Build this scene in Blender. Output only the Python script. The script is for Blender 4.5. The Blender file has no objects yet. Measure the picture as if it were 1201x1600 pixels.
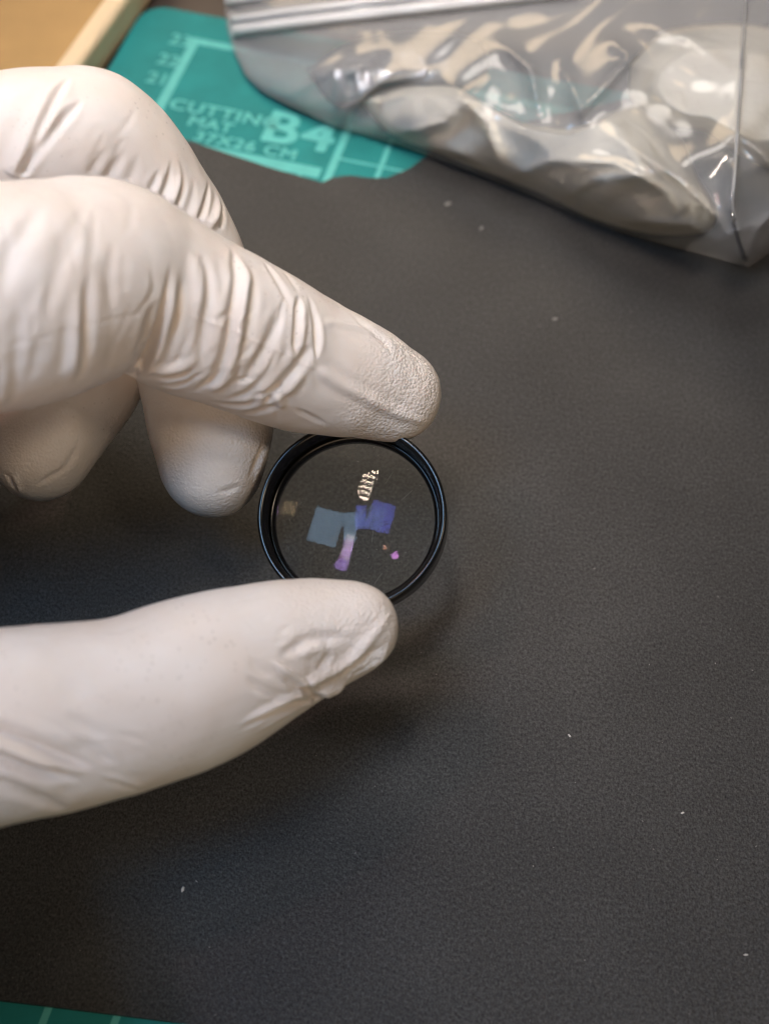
import bpy, bmesh, math, random
import numpy as np
from mathutils import Vector, Matrix
from mathutils.bvhtree import BVHTree

MM = 0.001
random.seed(7)
rng = np.random.default_rng(11)
scene = bpy.context.scene
col = scene.collection

# ------------------------------------------------------------------ camera
# All lengths below are millimetres; meshes are scaled to metres when linked.
FPX = 2084.0
PITCH = math.radians(58)
FOCUS = 208.0
FW = np.array([0, math.cos(PITCH), -math.sin(PITCH)])
UP = np.array([0, math.sin(PITCH), math.cos(PITCH)])
RT = np.array([1.0, 0, 0])
LENS_C = np.array([0, 0, 25.0])
CAM = LENS_C - FOCUS * (FW + RT * (550 - 600.5) / FPX + UP * (800 - 806) / FPX)

cam_data = bpy.data.cameras.new('camera')
cam = bpy.data.objects.new('camera', cam_data)
col.objects.link(cam)
cam.location = Vector(CAM * MM)
cam.rotation_euler = (math.radians(90) - PITCH, 0, 0)
cam_data.sensor_fit = 'VERTICAL'
cam_data.sensor_height = 36
cam_data.sensor_width = 27
cam_data.lens = 36 * FPX / 1600
cam_data.clip_start = 0.01
cam_data.clip_end = 20
cam_data.dof.use_dof = True
cam_data.dof.focus_distance = (FOCUS + 4) * MM
cam_data.dof.aperture_fstop = 13.0
scene.camera = cam

# ------------------------------------------------------------------ world and lamps
world = bpy.data.worlds.new('World')
scene.world = world
world.use_nodes = True
bg = world.node_tree.nodes['Background']
bg.inputs[0].default_value = (0.85, 0.90, 1.0, 1)
bg.inputs[1].default_value = 0.05


def area_lamp(name, direction, dist, size, power, color, shape='RECTANGLE', axis=(0, 1, 0), aim=None, spread=180, shift=(0, 0)):
    """An area lamp hanging `dist` metres from the lens, aimed back at it."""
    d = Vector(direction).normalized()
    ld = bpy.data.lights.new(name, 'AREA')
    ld.shape = shape
    ld.size, ld.size_y = size
    ld.energy = power
    ld.color = color
    o = bpy.data.objects.new(name, ld)
    o.location = Vector(LENS_C * MM) + d * dist
    ly = Vector(axis)
    ly = (ly - d * ly.dot(d)).normalized()
    lx = ly.cross(d)
    o.location += lx * shift[0] + ly * shift[1]
    o.rotation_euler = Matrix((lx, ly, d)).transposed().to_euler()
    if aim is not None:
        d = (o.location - Vector(aim) * MM).normalized()
        ly = (ly - d * ly.dot(d)).normalized()
        lx = ly.cross(d)
        o.rotation_euler = Matrix((lx, ly, d)).transposed().to_euler()
    ld.spread = math.radians(spread)
    col.objects.link(o)
    return o


# ribbed LED lamp overhead: a row of short light bars, its beam falling on the fingers and the far side
for k in range(7):
    area_lamp('led_bar', (-0.10, 0.025, 1.0), 0.5, (0.034 + 0.002 * k, 0.0078), 0.104 / 7, (1.0, 0.86, 0.73), axis=(0.30, 1, 0),
              aim=(-5, 112, 20), spread=42, shift=(0, (k - 3.0) * 0.0182))
# desk lamp with a broad shade, close by on the far side
area_lamp('desk_lamp', (-0.12, 0.74, 1.0), 0.38, (0.15, 0.11), 0.46, (1.0, 0.92, 0.84))
# cool light of a two-pane window from the near left
area_lamp('window_pane', (-0.35, -0.28, 1.0), 0.55, (0.105, 0.12), 0.85, (0.36, 0.64, 1.0), axis=(0.45, 1, 0), shift=(-0.025, 0))
area_lamp('window_pane', (-0.35, -0.28, 1.0), 0.55, (0.045, 0.10), 0.32, (0.36, 0.64, 1.0), axis=(0.15, 1, 0), shift=(0.060, 0.008))
# small round bulb
area_lamp('bulb', (-0.50, 0.08, 1.0), 0.8, (0.046, 0.046), 0.60, (1.0, 0.55, 0.48), shape='DISK')
# warm lamps on the far side and behind the photographer, plus a fill
area_lamp('far_lamp', (-0.35, 1.0, 0.65), 1.3, (0.6, 0.4), 4.2, (1.0, 0.76, 0.50))
area_lamp('back_lamp', (0.55, -0.36, 1.0), 1.2, (0.16, 0.16), 2.6, (1.0, 0.80, 0.58))
area_lamp('bounce_fill', (0.10, -1.0, 0.50), 1.6, (1.0, 0.7), 4.4, (1.0, 0.70, 0.44))  # added soft fill for the finger undersides, standing in for warm bounce

vs = scene.view_settings
vs.view_transform = 'Standard'
vs.look = 'None'
vs.exposure = 0.0
vs.gamma = 1.0
vs.use_curve_mapping = False
scene.cycles.use_denoising = True
scene.cycles.max_bounces = 12
scene.cycles.transparent_max_bounces = 24
scene.cycles.caustics_reflective = False
scene.cycles.caustics_refractive = False
scene.cycles.sample_clamp_indirect = 4.0
scene.cycles.filter_width = 1.2
scene.cycles.use_adaptive_sampling = True
scene.cycles.adaptive_threshold = 0.02


# ------------------------------------------------------------------ helpers
def ray(x, y):
    return FW + RT * (x - 600.5) / FPX + UP * (800 - y) / FPX


def at_depth(x, y, d):
    return CAM + d * ray(x, y)


def at_z(x, y, z):
    r = ray(x, y)
    return CAM + r * ((z - CAM[2]) / r[2])


def tag(o, label=None, cat=None, group=None, kind=None):
    if label: o['label'] = label
    if cat: o['category'] = cat
    if group: o['group'] = group
    if kind: o['kind'] = kind
    return o


def link(name, me, mat=None, parent=None):
    o = bpy.data.objects.new(name, me)
    col.objects.link(o)
    if mat is not None:
        me.materials.clear()
        me.materials.append(mat)
    if parent is not None:
        o.parent = parent
    return o


def empty(name, loc_mm=(0, 0, 0)):
    o = bpy.data.objects.new(name, None)
    o.empty_display_size = 0.01
    col.objects.link(o)
    o.location = Vector(np.array(loc_mm, float) * MM)
    return o


def build(name, verts, faces, mat, parent=None, smooth=True):
    """Mesh from millimetre coordinates in world space (made local to parent)."""
    v = np.array(verts, float) * MM
    if parent is not None:
        p = np.array(parent.location)
        if parent.parent is not None:
            p = p + np.array(parent.parent.location)
        v = v - p
    me = bpy.data.meshes.new(name)
    me.from_pydata([tuple(q) for q in v], [], [tuple(f) for f in faces])
    me.update()
    if smooth:
        me.shade_smooth()
    return link(name, me, mat, parent)


def catmull(pts, n):
    p = np.array(pts, float)
    p = np.vstack([2 * p[0] - p[1], p, 2 * p[-1] - p[-2]])
    out = []
    for i in range(1, len(p) - 2):
        t = np.linspace(0, 1, n, endpoint=False)[:, None]
        a, b, c, d = p[i - 1], p[i], p[i + 1], p[i + 2]
        out.append(0.5 * (2 * b + (c - a) * t + (2 * a - 5 * b + 4 * c - d) * t ** 2 + (3 * b - a - 3 * c + d) * t ** 3))
    out.append(p[-2][None])
    return np.vstack(out)


def prism(outline, z0, z1, bevel=0.0):
    """Closed slab from a counter-clockwise outline (list of xy)."""
    n = len(outline)
    v = [(x, y, z0) for x, y in outline] + [(x, y, z1) for x, y in outline]
    f = [tuple(range(n - 1, -1, -1)), tuple(range(n, 2 * n))]
    f += [(i, (i + 1) % n, n + (i + 1) % n, n + i) for i in range(n)]
    return v, f


def lathe(profile, segs, axis_m, centre):
    """Revolve closed (r, z) profile; axis_m rotates it, centre in mm."""
    n = len(profile)
    v, f = [], []
    for k in range(segs):
        a = 2 * math.pi * k / segs
        for r, z in profile:
            v.append(axis_m @ np.array([r * math.cos(a), r * math.sin(a), z]) + centre)
    for k in range(segs):
        k2 = (k + 1) % segs
        for i in range(n):
            j = (i + 1) % n
            f.append((k * n + i, k2 * n + i, k2 * n + j, k * n + j))
    return v, f


# value noise made of warped sines, for relief on whole vertex arrays
def wob(P, scale, seed):
    r = np.random.default_rng(seed)
    out = np.zeros(len(P))
    for k in range(9):
        d = r.normal(size=3)
        d /= np.linalg.norm(d)
        fr = (0.6 + 0.9 * r.random()) * 2 * math.pi / scale
        d2 = r.normal(size=3)
        out += np.sin(P @ d * fr + r.random() * 6.28 + 1.3 * np.sin(P @ d2 * fr * 0.45 + r.random() * 6.28))
    return out / 4.5


# ------------------------------------------------------------------ materials
def new_mat(name):
    m = bpy.data.materials.new(name)
    m.use_nodes = True
    nt = m.node_tree
    nt.nodes.clear()
    out = nt.nodes.new('ShaderNodeOutputMaterial')
    return m, nt, out


def N(nt, typ, **kw):
    n = nt.nodes.new(typ)
    for k, v in kw.items():
        if k.startswith('i_'):
            n.inputs[k[2:].replace('_', ' ')].default_value = v
        else:
            setattr(n, k, v)
    return n


def obj_coords(nt, scale=1000.0):
    tc = N(nt, 'ShaderNodeTexCoord')
    mp = N(nt, 'ShaderNodeVectorMath', operation='SCALE')
    mp.inputs['Scale'].default_value = scale
    nt.links.new(tc.outputs['Object'], mp.inputs[0])
    return mp.outputs[0]


def ramp(nt, src, stops):
    r = N(nt, 'ShaderNodeValToRGB')
    e = r.color_ramp.elements
    e[0].position, e[0].color = stops[0][0], (*stops[0][1], 1)
    e[1].position, e[1].color = stops[-1][0], (*stops[-1][1], 1)
    for p, c in stops[1:-1]:
        x = e.new(p)
        x.color = (*c, 1)
    nt.links.new(src, r.inputs[0])
    return r.outputs[0]


def math_node(nt, op, a, b):
    m = N(nt, 'ShaderNodeMath', operation=op)
    for i, q in enumerate((a, b)):
        if isinstance(q, (int, float)):
            m.inputs[i].default_value = q
        else:
            nt.links.new(q, m.inputs[i])
    return m.outputs[0]


def simple_mat(name, colr, rough=0.5, spec=0.5, noise=None, bump=None, metallic=0.0):
    m, nt, out = new_mat(name)
    p = N(nt, 'ShaderNodeBsdfPrincipled')
    p.inputs['Base Color'].default_value = (*colr, 1)
    p.inputs['Roughness'].default_value = rough
    p.inputs['Specular IOR Level'].default_value = spec
    p.inputs['Metallic'].default_value = metallic
    co = obj_coords(nt)
    if noise:
        sc, amt = noise
        t = N(nt, 'ShaderNodeTexNoise')
        t.inputs['Scale'].default_value = sc
        t.inputs['Detail'].default_value = 5
        nt.links.new(co, t.inputs['Vector'])
        c = ramp(nt, t.outputs['Fac'], [(0.3, [q * (1 - amt) for q in colr]), (0.7, [min(1, q * (1 + amt)) for q in colr])])
        nt.links.new(c, p.inputs['Base Color'])
    if bump:
        sc, dist = bump
        t = N(nt, 'ShaderNodeTexNoise')
        t.inputs['Scale'].default_value = sc
        t.inputs['Detail'].default_value = 4
        nt.links.new(co, t.inputs['Vector'])
        b = N(nt, 'ShaderNodeBump')
        b.inputs['Distance'].default_value = dist * MM
        nt.links.new(t.outputs['Fac'], b.inputs['Height'])
        nt.links.new(b.outputs[0], p.inputs['Normal'])
    nt.links.new(p.outputs[0], out.inputs[0])
    return m


def glove_mat():
    m, nt, out = new_mat('white_nitrile_glove')
    p = N(nt, 'ShaderNodeBsdfPrincipled')
    co = obj_coords(nt)
    n1 = N(nt, 'ShaderNodeTexNoise'); n1.inputs['Scale'].default_value = 0.09; n1.inputs['Detail'].default_value = 3
    nt.links.new(co, n1.inputs['Vector'])
    base = ramp(nt, n1.outputs['Fac'], [(0.35, (0.735, 0.665, 0.615)), (0.65, (0.77, 0.725, 0.70))])
    # sparse little grey pores
    v = N(nt, 'ShaderNodeTexVoronoi'); v.inputs['Scale'].default_value = 0.85
    nt.links.new(co, v.inputs['Vector'])
    dots = ramp(nt, v.outputs['Distance'], [(0.11, (1, 1, 1)), (0.21, (0, 0, 0))])
    n2 = N(nt, 'ShaderNodeTexNoise'); n2.inputs['Scale'].default_value = 0.06
    nt.links.new(co, n2.inputs['Vector'])
    msk = ramp(nt, n2.outputs['Fac'], [(0.50, (0, 0, 0)), (0.62, (0.5, 0.5, 0.5))])
    mx = N(nt, 'ShaderNodeMix', data_type='RGBA')
    f = math_node(nt, 'MULTIPLY', dots, msk)
    nt.links.new(f, mx.inputs[0])
    nt.links.new(base, mx.inputs[6])
    mx.inputs[7].default_value = (0.42, 0.38, 0.35, 1)
    nt.links.new(mx.outputs[2], p.inputs['Base Color'])
    p.inputs['Roughness'].default_value = 0.52
    p.inputs['Specular IOR Level'].default_value = 0.28
    p.inputs['Subsurface Weight'].default_value = 0.12
    p.inputs['Subsurface Radius'].default_value = (1.0, 0.75, 0.6)
    p.inputs['Subsurface Scale'].default_value = 0.0012
    # moulded fingertip grain
    at = N(nt, 'ShaderNodeAttribute', attribute_name='grain')
    g = N(nt, 'ShaderNodeTexVoronoi', feature='SMOOTH_F1')
    g.inputs['Scale'].default_value = 2.3
    g.inputs['Smoothness'].default_value = 0.5
    warp = N(nt, 'ShaderNodeTexNoise'); warp.inputs['Scale'].default_value = 0.8
    nt.links.new(co, warp.inputs['Vector'])
    wv = N(nt, 'ShaderNodeVectorMath', operation='MULTIPLY_ADD')
    wv.inputs[1].default_value = (0.35, 0.35, 0.35)
    nt.links.new(warp.outputs['Color'], wv.inputs[0])
    nt.links.new(co, wv.inputs[2])
    nt.links.new(wv.outputs[0], g.inputs['Vector'])
    inv = math_node(nt, 'SUBTRACT', 1.0, g.outputs['Distance'])
    gh = math_node(nt, 'MULTIPLY', inv, at.outputs['Fac'])
    fine = N(nt, 'ShaderNodeTexNoise'); fine.inputs['Scale'].default_value = 2.6; fine.inputs['Detail'].default_value = 3
    nt.links.new(co, fine.inputs['Vector'])
    h = math_node(nt, 'ADD', gh, math_node(nt, 'MULTIPLY', fine.outputs['Fac'], 0.09))
    b = N(nt, 'ShaderNodeBump')
    b.inputs['Strength'].default_value = 1.0
    b.inputs['Distance'].default_value = 0.22 * MM
    nt.links.new(h, b.inputs['Height'])
    nt.links.new(b.outputs[0], p.inputs['Normal'])
    nt.links.new(p.outputs[0], out.inputs[0])
    return m


def sheet_mat():
    m, nt, out = new_mat('black_grained_sheet')
    p = N(nt, 'ShaderNodeBsdfPrincipled')
    co = obj_coords(nt)
    big = N(nt, 'ShaderNodeTexNoise'); big.inputs['Scale'].default_value = 0.035; big.inputs['Detail'].default_value = 4
    nt.links.new(co, big.inputs['Vector'])
    mid = N(nt, 'ShaderNodeTexNoise'); mid.inputs['Scale'].default_value = 1.7; mid.inputs['Detail'].default_value = 6; mid.inputs['Roughness'].default_value = 0.7
    nt.links.new(co, mid.inputs['Vector'])
    s = math_node(nt, 'ADD', math_node(nt, 'MULTIPLY', big.outputs['Fac'], 0.22), math_node(nt, 'MULTIPLY', mid.outputs['Fac'], 0.78))
    c = ramp(nt, s, [(0.42, (0.003, 0.003, 0.003)), (0.5, (0.0125, 0.0127, 0.013)), (0.59, (0.038, 0.038, 0.037))])
    nt.links.new(c, p.inputs['Base Color'])
    sm_ = N(nt, 'ShaderNodeTexNoise'); sm_.inputs['Scale'].default_value = 0.022; sm_.inputs['Detail'].default_value = 5; sm_.inputs['Distortion'].default_value = 1.2
    nt.links.new(co, sm_.inputs['Vector'])
    rr = N(nt, 'ShaderNodeMapRange'); rr.inputs['From Min'].default_value = 0.3; rr.inputs['From Max'].default_value = 0.7
    rr.inputs['To Min'].default_value = 0.525; rr.inputs['To Max'].default_value = 0.56
    nt.links.new(sm_.outputs['Fac'], rr.inputs['Value'])
    nt.links.new(rr.outputs[0], p.inputs['Roughness'])
    gr = N(nt, 'ShaderNodeTexNoise'); gr.inputs['Scale'].default_value = 3.4; gr.inputs['Detail'].default_value = 4; gr.inputs['Roughness'].default_value = 0.6
    gmap = N(nt, 'ShaderNodeMapping'); gmap.inputs['Scale'].default_value = (1.0, 0.7, 1.0); gmap.inputs['Rotation'].default_value = (0, 0, 0.5)
    nt.links.new(co, gmap.inputs['Vector']); nt.links.new(gmap.outputs[0], gr.inputs['Vector'])
    sr = N(nt, 'ShaderNodeMapRange'); sr.inputs['From Min'].default_value = 0.34; sr.inputs['From Max'].default_value = 0.66
    sr.inputs['To Min'].default_value = 0.42; sr.inputs['To Max'].default_value = 1.10
    nt.links.new(gr.outputs['Fac'], sr.inputs['Value'])
    nt.links.new(sr.outputs[0], p.inputs['Specular IOR Level'])
    v = N(nt, 'ShaderNodeTexNoise'); v.inputs['Scale'].default_value = 1.6; v.inputs['Detail'].default_value = 2
    nt.links.new(co, v.inputs['Vector'])
    f = N(nt, 'ShaderNodeTexNoise'); f.inputs['Scale'].default_value = 3.6; f.inputs['Detail'].default_value = 4; f.inputs['Roughness'].default_value = 0.7
    nt.links.new(co, f.inputs['Vector'])
    h = math_node(nt, 'ADD', v.outputs['Fac'], f.outputs['Fac'])
    b = N(nt, 'ShaderNodeBump'); b.inputs['Distance'].default_value = 0.15 * MM
    nt.links.new(h, b.inputs['Height'])
    nt.links.new(b.outputs[0], p.inputs['Normal'])
    nt.links.new(p.outputs[0], out.inputs[0])
    return m


def coated_glass(name, tint, strength, body=(0.97, 0.975, 0.97)):
    """Thin coated glass surface: clear with a coloured Fresnel reflection."""
    m, nt, out = new_mat(name)
    tr = N(nt, 'ShaderNodeBsdfTransparent'); tr.inputs[0].default_value = (*body, 1)
    gl = N(nt, 'ShaderNodeBsdfGlossy'); gl.inputs['Color'].default_value = (*tint, 1); gl.inputs['Roughness'].default_value = 0.03
    lw = N(nt, 'ShaderNodeFresnel'); lw.inputs[0].default_value = 1.6
    k = math_node(nt, 'MULTIPLY', lw.outputs[0], strength)
    mx = N(nt, 'ShaderNodeMixShader')
    nt.links.new(k, mx.inputs[0]); nt.links.new(tr.outputs[0], mx.inputs[1]); nt.links.new(gl.outputs[0], mx.inputs[2])
    nt.links.new(mx.outputs[0], out.inputs[0])
    return m


def film_mat(name, haze, gloss, rough, tint=(0.93, 0.95, 0.97)):
    m, nt, out = new_mat(name)
    tr = N(nt, 'ShaderNodeBsdfTransparent'); tr.inputs[0].default_value = (*tint, 1)
    df = N(nt, 'ShaderNodeBsdfDiffuse'); df.inputs[0].default_value = (0.8, 0.82, 0.84, 1)
    gl = N(nt, 'ShaderNodeBsdfGlossy'); gl.inputs['Roughness'].default_value = rough
    co = obj_coords(nt)
    n = N(nt, 'ShaderNodeTexNoise'); n.inputs['Scale'].default_value = 0.035; n.inputs['Detail'].default_value = 2; n.inputs['Roughness'].default_value = 0.5
    nt.links.new(co, n.inputs['Vector'])
    b = N(nt, 'ShaderNodeBump'); b.inputs['Distance'].default_value = 2.5 * MM; b.inputs['Strength'].default_value = 0.15
    nt.links.new(n.outputs['Fac'], b.inputs['Height'])
    nt.links.new(b.outputs[0], gl.inputs['Normal'])
    mh = N(nt, 'ShaderNodeMixShader'); mh.inputs[0].default_value = haze
    nt.links.new(tr.outputs[0], mh.inputs[1]); nt.links.new(df.outputs[0], mh.inputs[2])
    fr = N(nt, 'ShaderNodeFresnel'); fr.inputs[0].default_value = 1.5
    nt.links.new(b.outputs[0], fr.inputs['Normal'])
    k = math_node(nt, 'MINIMUM', math_node(nt, 'MULTIPLY', fr.outputs[0], gloss), 1.0)
    mx = N(nt, 'ShaderNodeMixShader')
    nt.links.new(k, mx.inputs[0]); nt.links.new(mh.outputs[0], mx.inputs[1]); nt.links.new(gl.outputs[0], mx.inputs[2])
    nt.links.new(mx.outputs[0], out.inputs[0])
    return m


M_GLOVE = glove_mat()
M_SHEET = sheet_mat()
M_DESK = simple_mat('dark_brown_desk', (0.045, 0.032, 0.026), 0.5, 0.5, noise=(0.05, 0.3))
M_MAT = simple_mat('green_mat', (0.016, 0.205, 0.200), 0.7, 0.25, noise=(0.12, 0.12), bump=(2.0, 0.05))
M_MATLINE = simple_mat('mint_print', (0.10, 0.44, 0.41), 0.6, 0.3, noise=(0.3, 0.08))
M_RING = simple_mat('black_anodised_metal', (0.006, 0.006, 0.006), 0.17, 0.38, noise=(0.6, 0.3), bump=(2.0, 0.006))
M_GLASS_F = coated_glass('glass_front_coating', (1.0, 0.93, 0.85), 0.13)
M_GLASS_C = coated_glass('glass_cement', (1.0, 0.9, 0.7), 0.05)
M_GLASS_B = coated_glass('glass_rear_coating', (0.42, 0.30, 1.0), 0.16)
M_FILM = film_mat('clear_bag_film', 0.20, 1.5, 0.15, (0.99, 0.995, 1.0))
M_ZIP = film_mat('milky_zip_strip', 0.72, 0.7, 0.2)
M_SEAM = film_mat('clear_weld', 0.35, 1.6, 0.15)
M_FOAM = simple_mat('cream_foam_wrap', (0.97, 0.93, 0.82), 0.5, 0.5, noise=(0.05, 0.04), bump=(0.35, 0.5))
_nt = M_FOAM.node_tree
_p = next(n for n in _nt.nodes if n.type == 'BSDF_PRINCIPLED')
_o = next(n for n in _nt.nodes if n.type == 'OUTPUT_MATERIAL')
_t = _nt.nodes.new('ShaderNodeBsdfTranslucent'); _t.inputs[0].default_value = (0.9, 0.84, 0.70, 1)
_m = _nt.nodes.new('ShaderNodeMixShader'); _m.inputs[0].default_value = 0.28
_v = _nt.nodes.new('ShaderNodeTexVoronoi'); _v.feature = 'DISTANCE_TO_EDGE'; _v.inputs['Scale'].default_value = 0.085
_tc = next(n for n in _nt.nodes if n.type == 'VECT_MATH')
_wn = _nt.nodes.new('ShaderNodeTexNoise'); _wn.inputs['Scale'].default_value = 0.07
_nt.links.new(_tc.outputs[0], _wn.inputs['Vector'])
_wm = _nt.nodes.new('ShaderNodeVectorMath'); _wm.operation = 'MULTIPLY_ADD'; _wm.inputs[1].default_value = (14, 14, 14)
_nt.links.new(_wn.outputs['Color'], _wm.inputs[0]); _nt.links.new(_tc.outputs[0], _wm.inputs[2]); _nt.links.new(_wm.outputs[0], _v.inputs['Vector'])
_b0 = next(n for n in _nt.nodes if n.type == 'BUMP')
_b1 = _nt.nodes.new('ShaderNodeBump'); _b1.inputs['Distance'].default_value = 5.0 * MM; _b1.inputs['Strength'].default_value = 0.4
_nt.links.new(_v.outputs['Distance'], _b1.inputs['Height']); _nt.links.new(_b0.outputs[0], _b1.inputs['Normal']); _nt.links.new(_b1.outputs[0], _p.inputs['Normal'])
_nt.links.new(_p.outputs[0], _m.inputs[1]); _nt.links.new(_t.outputs[0], _m.inputs[2]); _nt.links.new(_m.outputs[0], _o.inputs[0])
M_POUCH = simple_mat('silver_grey_pouch', (0.42, 0.45, 0.52), 0.30, 0.5, noise=(0.08, 0.3), bump=(0.25, 1.2), metallic=0.7)
M_BOARD = simple_mat('tan_board', (0.40, 0.245, 0.095), 0.6, 0.3, noise=(0.06, 0.1))
M_EDGE = simple_mat('pale_cream_edge', (0.72, 0.56, 0.36), 0.6, 0.3, noise=(0.1, 0.05))
M_LINT = simple_mat('white_lint', (0.60, 0.59, 0.56), 0.7, 0.3, noise=(1.0, 0.1))
M_DUST = simple_mat('grey_dust', (0.24, 0.235, 0.225), 0.8, 0.2, noise=(1.0, 0.3))

# ------------------------------------------------------------------ desk, cutting mat, black sheet
v, f = prism([(-600, -400), (600, -400), (600, 700), (-600, 700)], -23, -3.2)
tag(build('desk', v, f, M_DESK, smooth=False), kind='structure')

MAT_O = np.array([-51.0, 158.0, 0])
MA = math.radians(-15.6)
MX = np.array([math.cos(MA), math.sin(MA), 0])
MY = np.array([-math.sin(MA), math.cos(MA), 0])
MAT_TOP = -1.05


def mat_pt(u, w, z=MAT_TOP):
    q = MAT_O + MX * u + MY * w
    return (q[0], q[1], z)


def mat_uv(px, py):
    q = at_z(px, py, MAT_TOP) - MAT_O
    return float(q @ MX), float(q @ MY)


mat_root = empty('cutting_mat', (0, 0, -3.2))
tag(mat_root, 'green cutting mat with pale printed lines and lettering, under the black sheet', 'cutting mat')
R = 6.0
outl = []
W_, H_ = 370.0, 260.0
for cx, cy, a0 in ((R, -R, 180), (R, -H_ + R, 270), (W_ - R, -H_ + R, 0), (W_ - R, -R, 90)):
    for k in range(9):
        a = math.radians(a0 - 0 + k * 90 / 8) if a0 != 180 else math.radians(90 + k * 90 / 8)
        if a0 == 270: a = math.radians(180 + k * 90 / 8)
        if a0 == 0: a = math.radians(270 + k * 90 / 8)
        if a0 == 90: a = math.radians(0 + k * 90 / 8)
        outl.append(mat_pt(cx + R * math.cos(a), cy + R * math.sin(a))[:2])
v, f = prism(outl, -3.15, MAT_TOP)
build('board', v, f, M_MAT, mat_root, smooth=False)


def mat_line(u0, w0, u1, w1, wid, name='printed_line', lift=0.05):
    d = np.array([u1 - u0, w1 - w0], float)
    d /= np.linalg.norm(d)
    n = np.array([-d[1], d[0]]) * wid / 2
    q = [(u0 - n[0], w0 - n[1]), (u1 - n[0], w1 - n[1]), (u1 + n[0], w1 + n[1]), (u0 + n[0], w0 + n[1])]
    vv = [mat_pt(a, b, MAT_TOP + lift) for a, b in q]
    return build(name, vv, [(0, 1, 2, 3)], M_MATLINE, mat_root, smooth=False)


bu, bw = mat_uv(305, 64)
mat_line(bu, bw + 1.0, bu, -252, 2.2, 'border_line')
mat_line(bu + 1.1, bw, 355, bw, 2.0, 'border_line', 0.054)
lu, lw = mat_uv(500, 271)
lu0, lw0 = mat_uv(420, 256)
mat_line(bu + 1.1, lw, lu, lw, 3.0, 'border_line', 0.058)
for k in range(5):
    mat_line(lu - 4 - k * 5.5, lw - 1.5, lu - 4 - k * 5.5, lw - 3.4, 0.8, 'tick_mark', 0.062)
gu, gw = mat_uv(528, 240)
for k in range(8):
    mat_line(gu + k * 10.0, bw - 1, gu + k * 10.0, -252, 1.7 if k == 0 else 1.1, 'grid_line', 0.066)
for k in range(1, 5):
    mat_line(gu - k * 10.0 - 1, lw - 6, gu - k * 10.0 - 1, -252, 1.1, 'grid_line', 0.066)
hu, hw = mat_uv(600, 262)
mat_line(gu + 0.9, hw, 355, hw, 0.6, 'grid_line', 0.070)
mat_line(gu + 0.9, hw + 10, 355, hw + 10, 0.6, 'grid_line', 0.070)


def mat_text(body, px, py, height, name='lettering', bold=0.03, width=1.0, track=1.0, rot=0.0):
    cu = bpy.data.curves.new('text', 'FONT')
    cu.body = body
    cu.size = 1.0
    cu.space_character = track
    cu.resolution_u = 3
    tmp = bpy.data.objects.new('text', cu)
    col.objects.link(tmp)
    bpy.context.view_layer.update()
    me = bpy.data.meshes.new_from_object(tmp.evaluated_get(bpy.context.evaluated_depsgraph_get()))
    bpy.data.objects.remove(tmp)
    u0, w0 = mat_uv(px, py)
    k = height / 0.70
    p = np.array(mat_root.location) / MM
    c, s = math.cos(rot), math.sin(rot)
    for vt in me.vertices:
        x, y = vt.co.x * k * width, vt.co.y * k
        q = np.array(mat_pt(u0 + x * c - y * s, w0 + x * s + y * c, MAT_TOP + 0.075)) - p
        vt.co = Vector(q * MM)
    bm2 = bmesh.new()
    sp = bold * k
    for q, (a, b) in enumerate(((0, 0), (sp, 0), (-sp, 0), (0, sp), (0, -sp), (sp * .7, sp * .7), (-sp * .7, sp * .7), (sp * .7, -sp * .7), (-sp * .7, -sp * .7))):
        n0 = len(bm2.verts)
        bm2.from_mesh(me)
        bm2.verts.ensure_lookup_table()
        sh = (MX * a + MY * b + np.array([0, 0, q * 0.02])) * MM
        for vt in bm2.verts[n0:]:
            vt.co += Vector(sh)
    bm2.to_mesh(me); bm2.free()
    o = link(name, me, M_MATLINE, mat_root)
    return o


mat_text('CUTTING', 262, 169, 3.3, width=1.17, track=1.08, bold=0.03)
mat_text('MAT', 291, 195, 3.0, width=1.15, track=1.05, bold=0.03)
mat_text('37X26 CM', 300, 219, 3.0, width=1.15, track=1.08, bold=0.03)
mat_text('B4', 402, 217, 9.4, width=1.1, track=1.1, bold=0.03)
for t, px, py in (('23', 262, 68), ('22', 243, 99), ('21', 226, 128)):
    mat_text(t, px, py, 3.6, 'ruler_number', bold=0.02, width=1.0)

# black sheet lying over the mat
edge_px = [(-500, 30), (300, 221), (420, 261), (503, 285), (520, 277), (548, 274), (576, 278), (604, 278), (640, 263), (672, 239), (720, 215), (820, 190), (1000, 150), (1300, 60), (1700, -60)]
far = [tuple(at_z(x, y, 0)[:2]) for x, y in edge_px]
near_px = [(1900, 1700), (1000, 1672), (700, 1640), (330, 1604), (180, 1585), (60, 1570), (0, 1563), (-300, 1530), (-800, 1480)]
near = [tuple(at_z(x, y, 0)[:2]) for x, y in near_px]
outline = list(reversed(near)) + [(420, -80), (430, 150)] + list(reversed(far))
v, f = prism(outline, -0.95, 0.0)
sheet = build('black_sheet', v, f, M_SHEET, smooth=False)
tag(sheet, 'large matt black grained sheet spread over the desk and cutting mat', 'sheet')

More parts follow.
